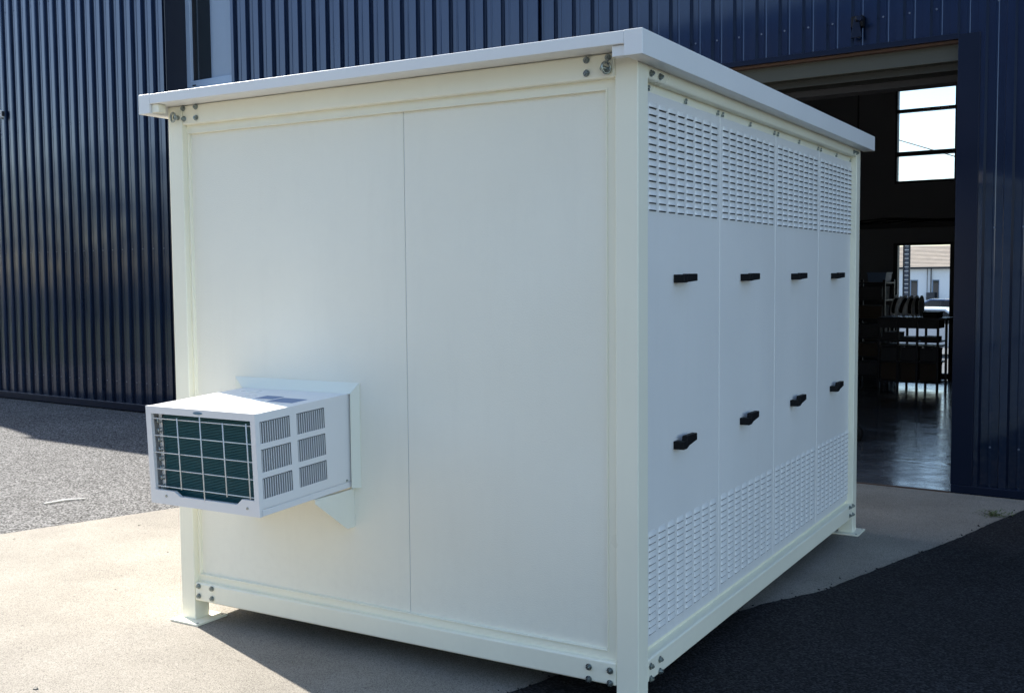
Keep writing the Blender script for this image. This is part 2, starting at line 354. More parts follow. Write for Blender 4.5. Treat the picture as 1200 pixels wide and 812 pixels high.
# bolts: one mesh, washer + hex head + stud, along local -y
def bolt_mesh(r):
    b = MB()
    def cyl(r, y0, y1, n): b.prism([(r*math.cos(2*PI*i/n), r*math.sin(2*PI*i/n)) for i in range(n)], y0, y1, 'y')
    cyl(r*1.35, 0, -.0025, 14); cyl(r, -.0025, -.011, 6); cyl(r*.5, -.011, -.016, 8)
    return b.mesh('bolt', 'zinc')
BM = bolt_mesh(.0105)
def bolt(x, y, z, side='A'):
    return link('bolt', BM, sh, (x, y, z), (0, random.uniform(0, 1), 0) if side == 'A' else (0, random.uniform(0, 1), R(90)))
for x, z in ((-.223, 2.637), (-.128, 2.637), (-.223, 2.585), (-.128, 2.586), (-2.497, 2.640), (-2.408, 2.641), (-2.408, 2.587), (-2.493, 2.588),
             (-2.480, .196), (-2.386, .195), (-2.480, .144), (-2.386, .143), (-.2225, .177), (-.126, .178), (-.2225, .126), (-.126, .126)):
    bolt(x, 0, z)
for y, z in ((.122, .181), (.218, .180), (.122, .128), (.218, .129), (.126, 2.582), (.217, 2.582), (3.47, .205), (3.555, .201), (3.475, .148), (3.555, .142), (3.47, 2.583), (3.55, 2.583)):
    bolt(0, y, z, 'B')
# lifting eye bolts
def eye(x, z, yaw):
    T = Matrix.Translation((x, -.012, z)) @ Matrix.Rotation(yaw, 4, 'Z')
    b = MB().tube([T @ Vector((.019*math.cos(a*PI/9), -.020, .022*math.sin(a*PI/9))) for a in range(18)], .0055, 8, closed=True)
    b.prism([(x+.012*math.cos(i*PI/4), z+.012*math.sin(i*PI/4)) for i in range(8)], 0, -.024, 'y')
    b.build('lifting_eye', 'zinc', sh, smooth=True)
eye(-.142, 2.594, R(55)); eye(-2.535, 2.596, R(-10))

# louvre: pressed bump, open underneath; a dark strip below paints in the shade of the gap
def louvre_geo(wd, hh, slot, dp=.008):
    vs = []; fs = []; mi = []
    TX = (0, .05, .13, .5, .87, .95, 1); KX = (0, .7, 1, 1, 1, .7, 0); TZ = (0, .2, .6, 1); KZ = (0, .30, .68, 1)
    nx, nz = len(TX), len(TZ)
    for j in range(nz):
        for i in range(nx):
            vs.append((dp*KX[i]*KZ[j], (TX[i]-.5)*(wd-.010*(1-TZ[j])), hh*(1-TZ[j])))
    for j in range(nz-1):
        for i in range(nx-1):
            a = j*nx+i; fs.append((a, a+1, a+nx+1, a+nx)); mi.append(0)
    b = len(vs); wq = wd*.44
    vs += [(.0006, -wq, .001), (.0006, wq, .001), (.0006, wq*.94, -slot), (.0006, -wq*.94, -slot)]
    fs.append((b, b+1, b+2, b+3)); mi.append(1)
    return vs, fs, mi
DX = -.035
def louvres(ys, zs, slot, hh):
    b = MB(); v, f, mi = louvre_geo(.084, hh, slot, .0085 if zs[0] > 1.5 or zs[0] == 0 and slot < .005 else .0062)
    for y in ys:
        for z in zs:
            b.add(v, f, 0, Matrix.Translation((DX, y, z))); 
            for q in range(len(f)): b.mi[-len(f)+q] = mi[q]
    return b
def smooth_me(me): me.shade_smooth(); return me
LU = smooth_me(louvres([0], [0], .0048, .0205).mesh('louvre', ['door', 'slot']))
for v in LU.vertices: v.co.x -= DX
LL = smooth_me(louvres([0], [0], .0062, .0215).mesh('louvre', ['door', 'slot']))
for v in LL.vertices: v.co.x -= DX
rest = MB()
zu = [2.462-.0295*k for k in range(15)]; zl = [.700-.0293*k for k in range(15)]
starts = [.146, 1.015, 1.882, 2.752, 3.56]
def handle_parts(parent, y, z, up):
    # block standing off the door and lever reaching away from it
    b = MB()
    b.box((DX, y, z-.017), (DX+.052, y+.042, z+.017))
    b.build('handle', 'black', parent, .004)
    hd = b
    l = MB(); k = .020 if up else .0
    prof = [(y+.030, z-.016), (y+.052, z-.013+k*.3), (y+.14, z-.011+k), (y+.14, z+.019+k), (y+.045, z+.019+k), (y+.030, z+.014)]
    l.prism(prof, DX+.030, DX+.054, 'x')
    return l
for k in range(4):
    y0, y1 = starts[k]+.003, starts[k+1]-.002
    dm = MB().box((DX-.035, y0, .2365), (DX, y1, 2.523)).mesh('door', 'door')
    d = link('door', dm, sh); bv = d.modifiers.new('bevel', 'BEVEL'); bv.width = .0045; bv.segments = 2; bv.harden_normals = True; dm.shade_smooth()
    tag(d, ['nearest door, next to the corner with the wall unit', 'second door from the near corner', 'third door from the near corner', 'farthest door, next to the rear post'][k])
    c0 = starts[k]+.035+.041
    ysc = [c0+.1025*i for i in range(8)] if k < 3 else [c0+.0985*i for i in range(8)]
    if k == 0:
        for y in ysc:
            for z in zu: link('louvre', LU, d, (DX, y, z))
            for z in zl: link('louvre', LL, d, (DX, y, z))
    else:
        for (zz, s, hh) in ((zu, .0048, .0205), (zl, .0062, .0215)):
            b = louvres(ysc, zz, s, hh); n = len(rest.v)
            rest.v += b.v; rest.f += [tuple(n+i for i in f) for f in b.f]; rest.mi += b.mi
    for zc, up in ((1.768, False), (1.048, True)):
        hy = starts[k]+.300
        hm = MB().box((DX, hy, zc-.018), (DX+.050, hy+.040, zc+.017))
        kk = .019 if up else 0.
        prof = [(hy+.030, zc-.017), (hy+.060, zc-.015+kk*.5), (hy+.150, zc-.011+kk), (hy+.150, zc+.020+kk), (hy+.040, zc+.020+kk), (hy+.030, zc+.016)]
        hm.prism(prof, DX+.026, DX+.053, 'x')
        hm.build('handle', 'black', d, .003)
    # seam strip and small retaining clips
    cl = MB()
    for yy in (y0+.03, (y0+y1)/2, y1-.03):
        cl.box((DX-.004, yy-.009, 2.524), (DX+.004, yy+.009, 2.534))
        cl.box((DX-.0, yy-.006, 2.536), (DX+.006, yy+.006, 2.546))
    cl.build('retaining_clip', 'zinc', d)
ro = rest.build('louvre', ['door', 'slot'], sh, smooth=True); tag(ro, 'rows of pressed louvres on the three farther doors', kind='stuff')
MB().box((-.085, PW, .205), (-.0505, L-PW, .2365)).build('door_sill', 'cream', sh)
MB().box((-.085, PW, 2.5235), (DX-.006, L-PW, 2.565)).build('door_head_trim', 'cream', sh)
MB().box((-.085, PW, .2365), (-.072, L-PW, 2.5235)).build('door_backing', 'cream', sh)
MB().box((-.0695, starts[3]+.8, .2365), (-.03, L-PW, 2.523)).build('door_stop', 'cream', sh) if False else None

# ------------------------------------------------------------------ window flange and brackets (on the shelter wall)
def acframe():
    x0, x1, z1, z0 = -2.222, -1.431, 1.293, .800; a0, a1, b1 = -2.152, -1.466, 1.243
    for n, q in (('top', [(x0, z1), (x1, z1), (a1, b1), (a0, b1)]), ('left', [(x0, z1), (a0, b1), (a0, z0), (x0, z0)]), ('right', [(x1, z1), (x1, z0), (a1, z0), (a1, b1)])):
        b = MB()
        # each strip slopes from the wall out to the unit like a sealing angle
        outer = {'top': (0, 1), 'left': (0, 3), 'right': (0, 1)}[n]
        vs = []
        for i, (x, z) in enumerate(q):
            vs.append((x, .0428, z))
        for i, (x, z) in enumerate(q):
            vs.append((x, (.039 if i in outer else .012), z))
        b.add(vs, [(0, 1, 2, 3), (7, 6, 5, 4), (0, 4, 5, 1), (1, 5, 6, 2), (2, 6, 7, 3), (3, 7, 4, 0)])
        b.build('sealing_flange', 'flange', sh, .0015)
acframe()
for xx in (-1.475, -2.135):
    b = MB().prism([(.042, .795), (-.235, .786), (-.235, .772), (-.012, .612), (.042, .612)], xx-.002, xx+.002, 'x')
    b.box((xx-.03, .0385, .612), (xx-.002, .0425, .79)); b.box((xx-.03, -.235, .787), (xx-.002, .038, .7905))
    b.build('support_bracket', 'white', sh)

# ------------------------------------------------------------------ air conditioner
ac = thing('air_conditioner', 'white window air conditioner with dark green coil sticking out of the cabin end wall', 'air conditioner', (0, .0, 1.243))
ac.rotation_euler = (R(2.5), 0, 0)
Z = -1.243  # parts are drawn at world height and moved into the tilted frame
X0, X1, ZA, ZB_ = -2.138, -1.477, .803, 1.243
YB, YF = .040, -.60
def acb(b, name, m, parent=None, **k):
    b.v = [(x, y, z+Z) for x, y, z in b.v]; return b.build(name, m, parent or ac, **k)
acb(MB().box((X0+.001, YB, ZB_-.002), (X1-.001, YF+.014, ZB_)), 'top_cover', 'ac', bevel=.0008)
acb(MB().box((X0, YB, ZA+.035), (X0+.002, YF+.014, ZB_-.0005)), 'side_cover', 'ac')
# right side with six openings
ycols = ((-.572, -.388), (-.345, -.160)); zrows = ((.876, .965), (.990, 1.088), (1.113, 1.206))
sd_ = MB(); ys = [YF+.014, -.572, -.388, -.345, -.160, YB]; zs = [ZA+.035, .876, .965, .990, 1.088, 1.113, 1.206, ZB_-.0005]
for i in range(5):
    for j in range(7):
        if i in (1, 3) and j in (1, 3, 5): continue
        sd_.box((X1-.002, ys[i], zs[j]), (X1, ys[i+1], zs[j+1]))
sc = acb(sd_, 'side_cover', 'ac')
finm = MB()
finm.box((-.010, -.0035, -.0), (-.0005, .0035, 1)); 
FM = finm.mesh('fin', 'ac')
for (a, b_) in ycols:
    for (c, d) in zrows:
        lb = MB(); n = 13; st = (b_-a)/n
        for i in range(n):
            y = a+st*(i+.5)
            T = Matrix.Translation((X1-.0045, y, 0)) @ Matrix.Rotation(R(-14), 4, 'Z')
            lb.box((-.009, -.0021, c-.001), (.0035, .0021, d-.004), 0, T)
        lb.v = [(x, y, z+Z) for x, y, z in lb.v]
        q = lb.build('side_grille', 'reelf2', sc); tag(q, kind='stuff')
        acb(MB().box((X1-.0150, a-.002, c-.002), (X1-.0140, b_+.002, d+.002)), 'grille_backing', 'coilb', sc)
acb(MB().box((X1-.03, YF+.03, .86), (X1-.026, -.12, 1.22)), 'inner_baffle', 'coilb')
# base pan with lip
bp_ = MB().box((X0-.001, YB, ZA), (X1+.001, YF+.012, ZA+.028)); bp_.box((X0+.002, YB, ZA+.028), (X1-.003, YF+.012, ZA+.036))
acb(bp_, 'base_pan', 'ac', bevel=.002)
acb(MB().box((X1-.001, -.02, ZA+.034), (X1+.004, -.03, ZA+.042)), 'side_screw', 'zinc')
# front bezel
gx0, gx1, gz1 = -2.106, -1.503, 1.2125
bz = MB().box((X0-.001, YF, gz1), (X1+.001, YF+.016, ZB_+.0015)).box((X0-.001, YF, ZA), (gx0, YF+.016, gz1)).box((gx1, YF, ZA), (X1+.001, YF+.016, gz1))
bz.prism([(gx0, ZA), (gx1, ZA), (gx1, .872), (-1.575, .872), (-1.606, .846), (-1.953, .846), (-1.988, .866), (gx0, .866)], YF, YF+.016, 'y')
acb(bz, 'front_bezel', 'ac')
acb(MB().prism([(-1.81+.028*math.cos(i*PI/8), 1.2285+.0065*math.sin(i*PI/8)) for i in range(16)], YF-.002, YF, 'y'), 'badge', 'badge')
for sx, sz in ((-2.038, .842), (-1.545, .836)):
    acb(MB().prism([(sx+.006*math.cos(i*PI/4), sz+.006*math.sin(i*PI/4)) for i in range(8)], YF-.003, YF, 'y'), 'screw', 'zinc')
coil = acb(MB().box((gx0-.0, YF+.047, .84), (gx1+.01, YF+.060, 1.225)), 'condenser_coil', 'coilb')
fn = MB()
z = .842
while z < 1.225:
    fn.box((-2.068, YF+.034, z), (gx1+.008, YF+.048, z+.0034)); z += .0068
fn.v = [(x, y, zz+Z) for x, y, zz in fn.v]
tag(fn.build('coil_fin', 'coil', coil), kind='stuff')
ep = MB().box((-2.093, YF+.030, .85), (-2.071, YF+.046, 1.215))
acb(ep, 'coil_end_plate', 'silver', coil)
for i in range(8):
    zz = .875+i*.043
    b = MB().tube([(-2.083, YF+.031, zz-.009), (-2.083, YF+.016, zz-.006), (-2.083, YF+.016, zz+.006), (-2.083, YF+.031, zz+.009)], .0042, 6)
    acb(b, 'return_bend', 'zinc', coil, smooth=True)
for zz in (1.190, 1.113, 1.036, .961, .883):
    acb(MB().tube([(gx0+.008 if zz not in (1.036,) else gx0-.002, YF+.006, zz), (gx1+.004, YF+.006, zz)], .0025, 6), 'grille_wire', 'wire', smooth=True)
for xx, za_, zb_ in ((-1.942, .878, 1.198), (-1.801, .842, 1.216), (-1.665, .874, 1.195), (-1.528, .878, 1.200)):
    acb(MB().tube([(xx-.001, YF+.001, zb_), (xx+.002, YF+.001, za_)], .0028, 6), 'grille_wire', 'wire', smooth=True)
def sticker(pts, m): acb(MB().prism(pts, 1.2432, 1.2438, 'z'), 'sticker', m)
sticker([(-1.815, -.245), (-1.708, -.245), (-1.708, -.165), (-1.815, -.165)], 'sticker')
sticker([(-1.690, -.300), (-1.540, -.300), (-1.540, -.195), (-1.690, -.195)], 'sticker')
sticker([(-1.86, -.345), (-1.728, -.345), (-1.728, -.272), (-1.86, -.272)], 'sticker2')

# ------------------------------------------------------------------ factory building
fb = thing('factory_building', 'dark navy ribbed metal factory hall behind the cabin with open doorway', 'building', FO, FA)
ZR = 6.62
def clad(u0, u1, z0, z1, off, phase, pitch=.2205, name='cladding_sheet', flip=False):
    """sheets of five ribs; phase = position of the outer foot of the flank that faces +x"""
    d = .037; s = .012; top = .055
    def sheet_(a, b, k):
        prof = []
        kk = math.floor((a-phase)/pitch)-1
        y = off+(.0012 if k % 2 else 0)
        pts = [(a, None)]
        ev = []
        while phase+kk*pitch < b+pitch:
            p = phase+kk*pitch
            ev += [(p-top/2-s, 0), (p-top/2, 1), (p+top/2, 1), (p+top/2+s, 0)]; 
            # shallow swage in the pan
            q = p+pitch/2
            ev += [(q-.012, 0), (q-.006, .09), (q+.006, .09), (q+.012, 0)]
            kk += 1
        def h(u):
            for (x0, h0), (x1, h1) in zip(ev[:-1], ev[1:]):
                if x0 <= u <= x1: return h0+(h1-h0)*(u-x0)/max(1e-9, x1-x0)
            return 0
        pl = [(a, h(a))]+[e_ for e_ in ev if a < e_[0] < b]+[(b, h(b))]
        vs = [(u, y-d*hh, z0) for u, hh in pl]+[(u, y-d*hh, z1) for u, hh in pl]; n = len(pl)
        bb = MB().add(vs, [(i, i+1, n+i+1, n+i) for i in range(n-1)])
        me = bpy.data.meshes.new(name); me.from_pydata(bb.v, [], bb.f); me.materials.append(M['clad'])
        o = bpy.data.objects.new(name, me); COL.objects.link(o); o.parent = fb; return o
    a = u0; k = 0; b = phase+pitch/2+math.floor((u0-phase)/pitch)*pitch
    while b <= u0+.3: b += pitch
    while a < u1-1e-6:
        b2 = min(b, u1); sheet_(a, b2, k); a = b2+.0; b = b2+pitch*5; k += 1
# left wing stands .25 m forward
PL = -9.553
clad(-17.35, PL, .10, ZR, -.25+.037, -9.595-.04, .2215)
clad(-8.60, -4.0, .06, ZR, .037, -8.539-.04, .2273)
clad(-4.0, .125, 3.66, ZR, .037, -1.774+.045, .2113)
clad(.02, 7.5, .06, 3.66, .037, .34+.045, .2113)
clad(.125, 7.5, 3.66, ZR, .037, .34+.045, .2113)
# wall behind the window bay, above and below the opening
clad(PL, -8.60, .06, 4.13, .037, -8.539-.04, .2273)
# screws
scb = MB()
def screws(us, zs, off, r=.0085):
    for z in zs:
        for u in us:
            scb.prism([(u+r*math.cos(i*PI/3), z+r*math.sin(i*PI/3)) for i in range(6)], off-.006, off+.001, 'y')
screws([-9.595-.04+.11-.2215*i for i in range(1, 30)], (.39, 2.18, 3.955, 5.70), -.213)
screws([-8.539-.04+.11+.2273*i for i in range(0, 20)], (.39, 2.13, 3.89, 5.62), .037)
screws([-1.85+.2113*i-.02 for i in range(-10, 9)], (3.885, 5.62), .037)
screws([.285+.2113*i for i in range(0, 30)], (.39, 2.132, 3.885, 5.62), .037)
screws([.112], (.712, 1.212, 2.4), .0)
o = scb.build('cladding_screw', 'screwp', fb); tag(o, kind='stuff')
# flashings
MB().box((-17.4, -.262, .006), (PL, -.19, .105)).build('base_flashing', 'clad2', fb, .008)
MB().box((.004, -.022, .006), (7.5, .06, .072)).build('base_flashing', 'clad2', fb, .006)
MB().box((-8.6, -.012, .006), (-4.0, .06, .072)).build('base_flashing', 'clad2', fb, .006)
MB().box((PL, -.255, .006), (PL+.012, .14, ZR)).build('corner_return', 'clad3', fb)
MB().box((0, -.014, .072), (.165, .05, 3.655)).build('jamb_flashing', 'clad2', fb, .003)
MB().box((.0, .05, .006), (.03, .30, 3.66)).build('jamb_lining', 'clad3', fb)
MB().box((-4.0, -.016, 3.620), (.004, .03, 3.667)).build('lintel_flashing', 'clad2', fb, .004)
MB().box((-4.1, -.016, .072), (-4.0, .05, 3.667)).build('jamb_flashing', 'clad2', fb, .003)
MB().box((-4.0, .031, 3.600), (0, .10, 3.648)).build('lintel_edge', 'rust', fb)
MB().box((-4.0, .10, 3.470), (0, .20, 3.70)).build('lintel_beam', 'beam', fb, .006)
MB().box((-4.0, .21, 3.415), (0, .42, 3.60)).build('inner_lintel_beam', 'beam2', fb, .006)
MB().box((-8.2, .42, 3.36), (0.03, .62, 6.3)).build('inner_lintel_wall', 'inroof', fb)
MB().box((-17.4, -.28, ZR-.01), (PL+.02, .1, ZR+.03)).build('parapet_cap', 'clad2', fb)
MB().box((PL, -.03, ZR-.01), (7.6, .1, ZR+.03)).build('parapet_cap', 'clad2', fb)
# body: solid left wing, hall walls, roof
MB().prism([(-18.3, 0), (PL-.01, 0), (PL-.01, ZR-.02), (-17.35, ZR-.02), (-18.3, 5.0)], -.15, 9.9, 'y').build('side_wing', 'clad3', fb)
MB().box((PL-.005, .16, 0), (-8.3, 9.9, ZR-.03)).build('bay_core', 'clad3', fb)
MB().box((-8.3, .10, 3.72), (7.6, .40, ZR-.03)).build('upper_wall_lining', 'inroof', fb) if False else None
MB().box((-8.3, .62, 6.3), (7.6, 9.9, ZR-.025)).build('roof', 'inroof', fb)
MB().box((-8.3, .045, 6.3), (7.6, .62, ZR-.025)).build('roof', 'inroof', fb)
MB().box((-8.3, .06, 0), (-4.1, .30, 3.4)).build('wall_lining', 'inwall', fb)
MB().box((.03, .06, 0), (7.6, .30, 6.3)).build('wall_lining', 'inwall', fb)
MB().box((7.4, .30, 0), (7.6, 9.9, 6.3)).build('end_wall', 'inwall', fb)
# back wall with window and glass door openings (butted blocks)
bwz = MB(); B0, B1 = 9.44, 9.62
for a, b, c, d in ((-8.3, -3.18, 0, 6.3), (-2.20, 7.4, 0, 6.3), (-3.18, -2.20, 2.275, 3.26), (-3.18, -2.20, 4.83, 6.3)):
    bwz.box((a, B0, c), (b, B1, d))
bwz.build('rear_wall', 'inwall', fb)
# faint panel joints on the rear wall
for u in [-8+1.05*i for i in range(14)]:
    if not -3.3 < u < -2.1: MB().box((u-.012, B0-.014, .1), (u+.012, B0-.001, 6.2)).build('wall_joint', 'inroof', fb)
MB().box((-8.2, B0-.12, 2.52), (7.2, B0-.03, 2.60)).build('cable_tray', 'darkmetal', fb)
cb = MB()
for i in range(4):
    cb.tube([(-4.6+.25*k, B0-.08+.01*i, 2.615+.014*i+.03*math.sin(k*.9+i)*math.sin(k*.3)) for k in range(14)], .012, 5)
tag(cb.build('cable', 'black', fb), kind='stuff')
wn = MB()
for a, b, c, d in ((-3.18, -2.20, 3.26, 3.30), (-3.18, -2.20, 4.79, 4.83), (-3.18, -3.145, 3.30, 4.79), (-2.235, -2.20, 3.30, 4.79), (-3.145, -2.235, 3.71, 3.78), (-3.145, -2.235, 4.425, 4.475)):
    wn.box((a, B0-.01, c), (b, B0+.10, d))
wf = wn.build('rear_window', 'darkmetal', fb)
for c, d in ((3.30, 3.71), (3.78, 4.425), (4.475, 4.79)):
    MB().box((-3.145, B0+.05, c), (-2.235, B0+.056, d)).build('pane', 'glass', wf)
for u in (-2.74, -2.59, -2.45):
    MB().box((u, B0-.016, 4.445), (u+.115, B0-.009, 4.462)).build('trickle_vent', 'rwhite', wf)
dr = MB()
for a, b, c, d in ((-3.18, -3.11, 0, 2.275), (-2.275, -2.20, 0, 2.275), (-3.11, -2.275, 2.232, 2.275), (-3.11, -2.275, 0.02, .12)):
    dr.box((a, B0-.02, c), (b, B0+.09, d))
gd = dr.build('glass_door', 'darkmetal', fb)
MB().box((-3.11, B0+.04, .12), (-2.275, B0+.048, 2.232)).build('pane', 'glass', gd)
# window bay at upper left: frame, sill, glass, pale pane painted as reflected sky
wb0, wb1, wy = -9.541, -8.60, .10
fr = MB()
for a, b, c, d in ((wb0, wb0+.085, 4.17, 6.2), (wb1-.06, wb1, 4.17, 6.2), (wb0+.085, wb1-.06, 4.17, 4.33), (wb0+.085, wb1-.06, 6.1, 6.2)):
    fr.box((a, .06, c), (b, .155, d))
fwin = fr.build('window', 'wframe', fb, .006)
MB().box((wb0, .02, 4.135), (wb1, .155, 4.169)).build('window_sill', 'clad2', fb, .004)
MB().box((wb0+.085, .128, 4.33), (wb1-.06, .135, 6.1)).build('pane', 'dglass', fwin)
MB().box((wb0+.42, .118, 4.334), (wb1-.062, .127, 6.09)).build('sky_reflection_pane', 'sky_refl', fwin)
MB().box((wb0+.087, .100, 4.33), (wb0+.11, .127, 6.1)).build('casement_edge', 'darkmetal', fwin)
MB().box((wb0+.12, .052, 4.262), (wb0+.18, .059, 4.276)).build('drain_cap', 'black', fwin)
MB().box((wb0, -.0, 6.2), (wb1, .155, ZR)).build('bay_header', 'clad2', fb)

# hall floor
x0, y0 = fw(-8.3, .02); 
sheet('hall_floor', [fw(-8.3, .16), fw(-3.999, .16), fw(-3.999, .0), fw(0, .0), fw(0, .16), fw(7.4, .16), fw(7.4, 10.0), fw(-8.3, 10.0)], .012, 'infloor', .03)
sheet('door_threshold', [fw(-3.99, -.028), fw(-.002, -.028), fw(-.002, -.001), fw(-3.99, -.001)], .009, 'rust', .03)

# flood light above the doorway and small fitting on left wing
fl = thing('wall_floodlight', 'small dark outdoor light fixed on blue cladding above the doorway', 'wall light', FT @ Vector((-.80, -.01, 3.86)), FA)
MB().box((-.05, -.02, -.04), (.05, .04, .05)).build('mounting_box', 'black', fl, .006)
MB().tube([(0, -.01, .0), (.02, -.09, .02), (.03, -.12, .0)], .012, 8).build('arm', 'darkmetal', fl, smooth=True)
b = MB().prism([(-.02, .03), (.02, .03), (.045, -.13), (-.045, -.13)], -.035, .0, 'y'); b.build('shade', 'clad2', fl, .004)
MB().prism([(.06+.022*math.cos(i*PI/5), .0+.022*math.sin(i*PI/5)) for i in range(10)], -.15, -.10, 'y').build('sensor', 'clad2', fl, .003)
wl = thing('wall_fitting', 'small white box fitting on blue wall at the left edge of the view', 'wall fitting', FT @ Vector((-13.46, -.25, 4.235)), FA)
MB().box((-.07, -.09, -.055), (.10, -.0, .055)).build('housing', 'rwhite', wl, .008)
MB().box((.1005, -.04, -.035), (.12, -.0, .035)).build('fitting_shadow', 'darkmetal', wl, .003)  # dark block standing in for the shadow beside the housing

# ------------------------------------------------------------------ things inside the hall
def F3(u, o, z): return FT @ Vector((u, o, z))
rk = thing('storage_bench', 'dark steel storage bench with shelves in front of the glass door', 'workbench', F3(0, 0, .012), FA)
for u in (-2.90, -2.615, -2.33, -2.03, -1.91):
    for o_ in (7.75, 8.25): MB().box((u-.016, o_-.016, 0), (u+.016, o_+.016, 1.08 if u < -2 else .95)).build('leg', 'darkmetal', rk)
MB().box((-2.92, 7.72, 1.055), (-1.90, 8.28, 1.09)).build('bench_top', 'darkmetal', rk)
for u0, u1 in ((-2.89, -2.635), (-2.595, -2.35), (-2.31, -2.045)): MB().box((u0, 7.74, .925), (u1, 8.2, 1.053)).build('drawer', 'grey', rk, .004)
for z, th in ((.735, .02), (.665, .018), (.42, .02), (.12, .02)):
    MB().box((-2.92, 7.72, z-th), (-2.02, 8.28, z)).build('shelf', 'darkmetal', rk)
def crate(u0, u1, z0, z1, label, m='grey', o0=7.80, o1=8.15, name='storage_box', lid=True):
    t_ = thing(name, label, 'box', F3((u0+u1)/2, (o0+o1)/2, z0+.012), FA)
    hw, hd, h = (u1-u0)/2, (o1-o0)/2, z1-z0
    MB().box((-hw, -hd, 0), (hw, hd, h*.86)).build('box_body', m, t_, .004)
    MB().box((-hw-.004, -hd-.004, h*.86), (hw+.004, hd+.004, h)).build('lid', m, t_, .003)
crate(-2.87, -2.63, .737, .855, 'low dark box on the left middle shelf of the storage bench')
crate(-2.59, -2.37, .737, .790, 'flat dark box on the centre middle shelf of the storage bench')
crate(-2.30, -2.07, .737, .80, 'dark box on the right middle shelf of the storage bench', 'brown')
for u0, u1, lb in ((-2.88, -2.64, 'left'), (-2.58, -2.36, 'centre'), (-2.30, -2.06, 'right')):
    crate(u0, u1, .422, .625, 'large dark box on the %s lower shelf of the storage bench' % lb)
    crate(u0, u1, .122, .39, 'large brown box on the %s bottom shelf of the storage bench' % lb, 'brown')
crate(-2.27, -2.06, 1.092, 1.175, 'small dark case standing on the right end of the bench top', 'black', name='tool_case')
# cable reels leaning on the bench top
def reel(u, tilt, label):
    t_ = thing('cable_reel', label, 'cable reel', F3(u, 8.0, 1.092+.012+.165), FA, 'cable reels on the storage bench')
    t_.rotation_euler = (0, tilt, FA)
    n = 20
    for x in (-.034, .034):
        b = MB().prism([(.165*math.cos(2*PI*i/n), .165*math.sin(2*PI*i/n)) for i in range(n)], x-.004, x+.004, 'x'); b.build('flange', 'reelf', t_)
    b = MB().prism([(.125*math.cos(2*PI*i/n), .125*math.sin(2*PI*i/n)) for i in range(n)], -.030, .030, 'x'); b.build('wound_cable', 'black', t_)
    return t_
reel(-2.715, R(12), 'leftmost black cable reel leaning on the bench'); reel(-2.59, R(18), 'second cable reel from the left on the bench')
reel(-2.475, R(8), 'third cable reel from the left on the bench'); reel(-2.375, R(1), 'rightmost upright black cable reel on the bench')
# tall rack left of it
tr = thing('shelving_rack', 'tall dark shelving rack with crates left of the glass door', 'shelving', F3(0, 0, .012), FA)
for u in (-4.0, -3.45, -2.95):
    for o_ in (8.15, 8.65): MB().box((u-.018, o_-.018, 0), (u+.018, o_+.018, 1.66)).build('leg', 'darkmetal', tr)
for z in (.15, .45, .75, 1.05, 1.35, 1.62): MB().box((-4.02, 8.13, z-.02), (-2.93, 8.67, z)).build('shelf', 'darkmetal', tr)
names = {0: 'bottom', 1: 'second', 2: 'third', 3: 'fourth', 4: 'fifth'}
for i, z in enumerate((.15, .45, .75, 1.05, 1.35)):
    crate(-3.95, -3.50, z+.002, z+.23, 'dark crate on the left of the %s shelf of the tall rack' % names[i], 'grey', 8.2, 8.6)
    crate(-3.40, -3.00, z+.002, z+.20, 'dark crate on the right of the %s shelf of the tall rack' % names[i], 'brown' if i % 2 else 'grey', 8.2, 8.6)
bx = thing('storage_tub', 'blue tub on top of the tall rack', 'tub', F3(-3.1, 8.4, 1.634), FA)
mb_ = MB().prism([(-.13, 0), (.13, 0), (.15, .14), (-.15, .14)], -.15, .15, 'y'); mb_.build('tub_body', 'sticker', bx, .004); MB().box((-.16, -.16, .14), (.16, .16, .155)).build('lid', 'sticker', bx, .003)
# red pallet truck, mostly hidden behind the cabin corner
px_, py_ = -1.27, 7.78
pt = thing('pallet_truck', 'red hand pallet truck standing on the hall floor behind the cabin', 'pallet truck', (px_, py_, .013), R(-15))
b = MB().prism([(-.25, .03), (.25, .03), (.28, .10), (.14, .26), (-.14, .26)], -.10, .10, 'y'); b.build('body', 'red', pt, .01)
for y in (-.2, .2): MB().box((-1.3, y-.08, .05), (-.2, y+.08, .10)).build('fork', 'red', pt, .01)
for y in (-.07, .07):
    MB().prism([(.30+.075*math.cos(i*PI/8), .075+.075*math.sin(i*PI/8)) for i in range(16)], y-.025, y+.025, 'y').build('wheel', 'rubber', pt)
MB().tube([(.22, 0, .2), (.28, 0, 1.15)], .018, 8).build('tow_bar', 'darkmetal', pt)
MB().tube([(.28, -.13, 1.15), (.28, -.1, 1.25), (.28, .1, 1.25), (.28, .13, 1.15)], .014, 8).build('handle', 'black', pt)
# dark tilting bin peeking past the right jamb
tb = thing('tilting_bin', 'black wedge shaped tipping bin just inside the right door jamb', 'bin', F3(-.40, 6.35, .013), FA)
b = MB().prism([(-.42, .60), (.55, .60), (.55, .16), (.05, .16)], -.5, .5, 'y'); b.build('hopper', 'black', tb, .01)
for x in (0.1, .45):
    for y in (-.4, .4): MB().prism([(x+.075*math.cos(i*PI/6), .078+.075*math.sin(i*PI/6)) for i in range(12)], y-.02, y+.02, 'y').build('wheel', 'rubber', tb)
MB().box((.0, -.42, .15), (.55, .42, .17)).build('frame', 'darkmetal', tb)

